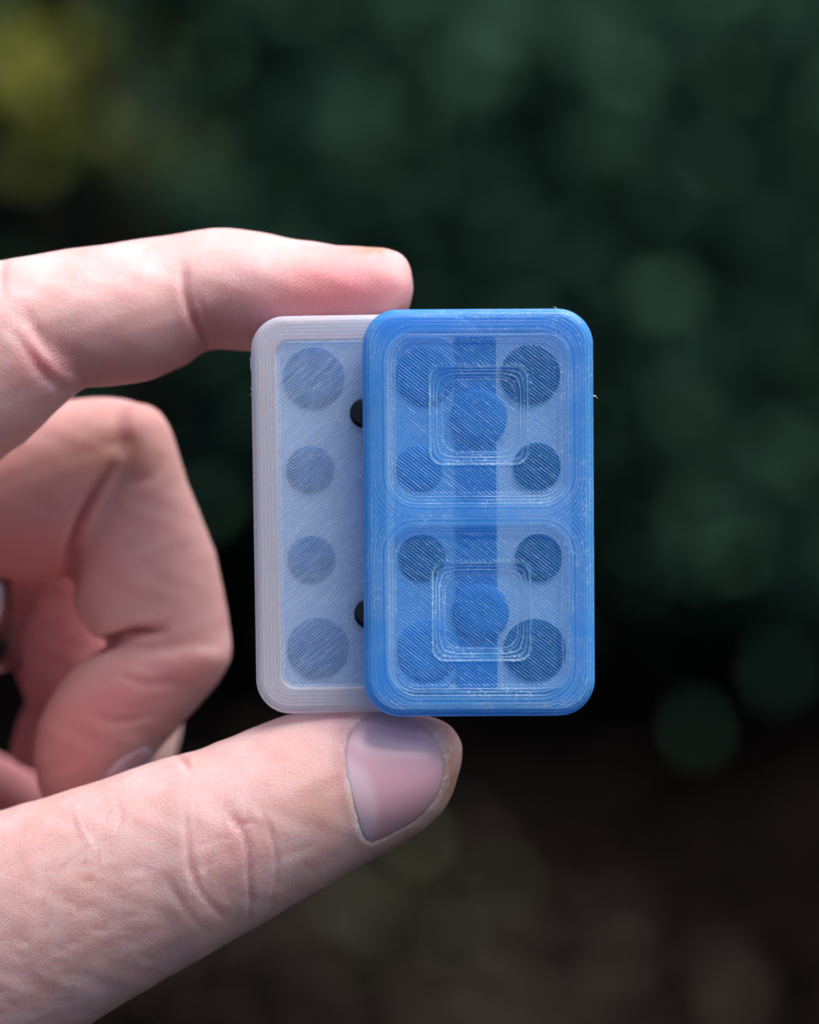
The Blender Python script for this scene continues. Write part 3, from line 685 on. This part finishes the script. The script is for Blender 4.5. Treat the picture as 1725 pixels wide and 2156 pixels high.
def blue_h(X, Z, ins):
    q = np.clip(1 - ins / .0011, 0, 1); dep = .0011 * (1 - np.sqrt(np.maximum(1 - q * q, 0)))
    dep = np.round(dep / .0002) * .0002 * .3 + dep * .7
    inf = np.zeros_like(ins); dm = np.full(ins.shape, -9.)
    for (wx_, wz_, whx, whz, wr) in WINS:
        d = rr_sdf(X - wx_, Z - wz_, whx, whz, wr)
        dep = dep + .00035 * steps((d + .0002) / .0016, 4)
        m = np.clip((d - .0009) / .0002, 0, 1); inf = np.maximum(inf, m)
        dm = np.maximum(dm, d)
    insA = np.where(ins < .0009, ins, dm); clear = np.clip((dm + .0002) / .0005, 0, 1)
    for (sx, sz) in SQ:
        d = rr_sdf(X - sx, Z - sz, 103 * px, 103 * px, 26 * px); d2 = rr_sdf(X - sx, Z - sz, 77 * px, 77 * px, 34 * px)
        t = np.clip(d / (d - d2 + 1e-9), 0, 1); t = np.where(d2 > 0, 1, np.where(d < 0, 0, t))
        dep = dep + .00035 * steps(t, 4, .3)
        ring = (d > -.0002) & (d2 < .0001); inf = np.where(ring, 0, inf); insA = np.where(ring, t * .00168, insA)
        lipm = np.exp(-((d + .00012) / .00012) ** 2); dep = dep - .00012 * lipm * (1 + .6 * np.sin(X * 9000) * np.sin(Z * 7000))
    sg = .00006; line = np.zeros_like(ins)
    for (lo, st_) in ((-.0009, .45), (-.0002, .5), (.0002, .35), (.0009, .45)): line += st_ * np.exp(-((dm - lo) / sg) ** 2)
    line += .5 * np.exp(-((ins - .0009) / sg) ** 2) + .35 * np.exp(-((ins - .0014) / sg) ** 2)
    for (sx, sz) in SQ:
        d = rr_sdf(X - sx, Z - sz, 103 * px, 103 * px, 26 * px); d2 = rr_sdf(X - sx, Z - sz, 77 * px, 77 * px, 34 * px)
        wgt = d - d2; t = d / (wgt + 1e-9)
        for (tl, st_) in ((0., .9), (.25, .5), (.55, .65), (1.0, .8)): line += st_ * np.exp(-(((t - tl) * wgt) / sg) ** 2) * (d > -.0004) * (d2 < .0004)
    dep = dep - .00004 * np.clip(line, 0, 1)
    return dep, insA, inf, clear, np.clip(line, 0, 1)
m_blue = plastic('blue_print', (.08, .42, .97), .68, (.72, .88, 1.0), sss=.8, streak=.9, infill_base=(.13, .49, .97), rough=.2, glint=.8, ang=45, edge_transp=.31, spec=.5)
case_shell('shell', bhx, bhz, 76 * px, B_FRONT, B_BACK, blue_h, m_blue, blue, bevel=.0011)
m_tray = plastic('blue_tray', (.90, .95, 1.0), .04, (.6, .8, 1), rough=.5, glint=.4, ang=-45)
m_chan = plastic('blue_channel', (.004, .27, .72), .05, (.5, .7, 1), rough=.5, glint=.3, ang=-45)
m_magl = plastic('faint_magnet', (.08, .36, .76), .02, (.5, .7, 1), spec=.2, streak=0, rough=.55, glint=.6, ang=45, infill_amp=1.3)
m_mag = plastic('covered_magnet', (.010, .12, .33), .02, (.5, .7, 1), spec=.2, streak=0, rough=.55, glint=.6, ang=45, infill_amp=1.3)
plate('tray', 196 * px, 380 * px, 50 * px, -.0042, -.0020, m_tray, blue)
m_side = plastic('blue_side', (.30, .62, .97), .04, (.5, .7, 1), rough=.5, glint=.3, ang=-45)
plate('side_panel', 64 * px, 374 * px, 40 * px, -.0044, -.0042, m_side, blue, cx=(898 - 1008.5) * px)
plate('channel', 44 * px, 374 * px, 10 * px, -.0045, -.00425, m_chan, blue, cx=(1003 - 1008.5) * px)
for (u, v, rr) in ((1120, 788, 63), (1133, 982, 50), (1136, 1175, 50), (1126, 1371, 66), (896, 790, 63), (884, 985, 50), (888, 1175, 50), (900, 1371, 66)):
    mg_ = m_mag if u > 1000 or v == 1175 else m_magl
    disc('magnet', (u - 1008.5) * px, (1079 - v) * px, -.00465, rr * px, .0004, mg_, blue)
for (u, v) in ((1010, 878), (1012, 1290)):
    disc('boss', (u - 1008.5) * px, (1079 - v) * px, -.0049, 60 * px, .0006, m_chan, blue)
    disc('hole', (u - 1004.5) * px, (1079 - v) * px, -.00500, 9 * px, .0001, m_magl, blue)
m_str, n, l, b = mat('stray_filament'); b.inputs['Base Color'].default_value = (.75, .82, .92, 1); b.inputs['Roughness'].default_value = .3
def strand(parent, pts):
    tube('stray_strand', [tuple(p) for p in pts], [.00005] * len(pts), m_str, parent, seg=5)
def bl(u, v, y=-.005): return ((u - 1008.5) * px, y, (1079 - v) * px)
strand(blue, [bl(1176, 653), bl(1174, 646), bl(1169, 645)])
strand(blue, [bl(1249, 832), bl(1257, 834), bl(1261, 839)])

# ---- white case (behind)
W_FRONT, W_BACK = -.0010, .0045
pw = S * kf(W_FRONT)
wc_u, wc_v = 777, 1081
whx, whz = 243 * pw, 419 * pw
white = empty('white_case', 0, 0, 0, 0)
white.matrix_world = T @ Matrix.Translation(((wc_u - 862.5) * pw, 0, (1078 - wc_v) * pw)) @ Matrix.Rotation(R(-.95), 4, 'Y')
tag(white, 'frosted white 3D printed case with blue inside and black pins, half hidden', 'case')
def wl(u, v): # photo px -> case local x,z
    dx, dz = (u - wc_u) * pw, (wc_v - v) * pw; a = R(-.95); c, s_ = math.cos(a), math.sin(a)
    return dx * c - dz * s_, dx * s_ + dz * c
def white_h(X, Z, ins):
    q = np.clip(1 - ins / .0009, 0, 1); dep = .0009 * (1 - np.sqrt(np.maximum(1 - q * q, 0)))
    d = rr_sdf(X, Z, whx - 50 * pw, whz - 51 * pw, 34 * pw)
    dep = dep + .0005 * steps((d + .00005) / .00035, 2)
    inf = np.clip((d - .0006) / .0002, 0, 1); insA = np.where(d > -.00005, d, ins)
    for (u, v) in ((768, 870), (777, 1293)):
        x0, z0 = wl(u, v); rr = np.hypot(X - x0, Z - z0); k = np.clip((60 * pw - rr) / (30 * pw), 0, 1)
        dep = dep + .00016 * steps(k, 2); mk = (rr < 62 * pw); insA = np.where(mk, rr, insA); inf = np.where(rr < 38 * pw, 0, inf)
    return dep, insA, inf, np.clip((d - .0001) / .0002, 0, 1), .45 * np.exp(-((d - .00045) / .00006) ** 2) + .35 * np.exp(-((ins - .0008) / .00007) ** 2)
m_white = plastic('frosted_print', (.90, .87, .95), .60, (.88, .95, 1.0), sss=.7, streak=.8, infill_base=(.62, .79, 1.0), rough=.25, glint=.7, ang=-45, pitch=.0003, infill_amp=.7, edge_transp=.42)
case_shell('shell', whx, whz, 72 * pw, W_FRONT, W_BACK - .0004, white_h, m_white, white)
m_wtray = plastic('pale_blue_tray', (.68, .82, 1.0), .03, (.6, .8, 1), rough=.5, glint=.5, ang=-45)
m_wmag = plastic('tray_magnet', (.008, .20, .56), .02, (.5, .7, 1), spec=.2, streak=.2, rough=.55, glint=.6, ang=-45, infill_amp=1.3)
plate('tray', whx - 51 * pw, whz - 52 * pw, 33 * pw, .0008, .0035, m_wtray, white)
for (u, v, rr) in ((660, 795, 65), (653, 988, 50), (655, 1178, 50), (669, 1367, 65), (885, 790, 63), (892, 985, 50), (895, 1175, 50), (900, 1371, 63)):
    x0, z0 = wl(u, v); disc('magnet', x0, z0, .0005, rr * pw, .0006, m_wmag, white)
m_blk, n, l, b = mat('black_pin'); b.inputs['Base Color'].default_value = (.002, .002, .004, 1); b.inputs['Roughness'].default_value = .3; b.inputs['Specular IOR Level'].default_value = .5
for (u, v) in ((768, 870), (777, 1293)):
    x0, z0 = wl(u, v); disc('black_pin', x0, z0, -.0006, 31.5 * pw, .002, m_blk, white)
def wl3(u, v, y=.001): x0, z0 = wl(u, v); return (x0, y, z0)
strand(white, [wl3(532, 742), wl3(526, 752), wl3(527, 775), wl3(531, 790)])
strand(white, [wl3(533, 812), wl3(527, 816), wl3(530, 824), wl3(526, 832)])
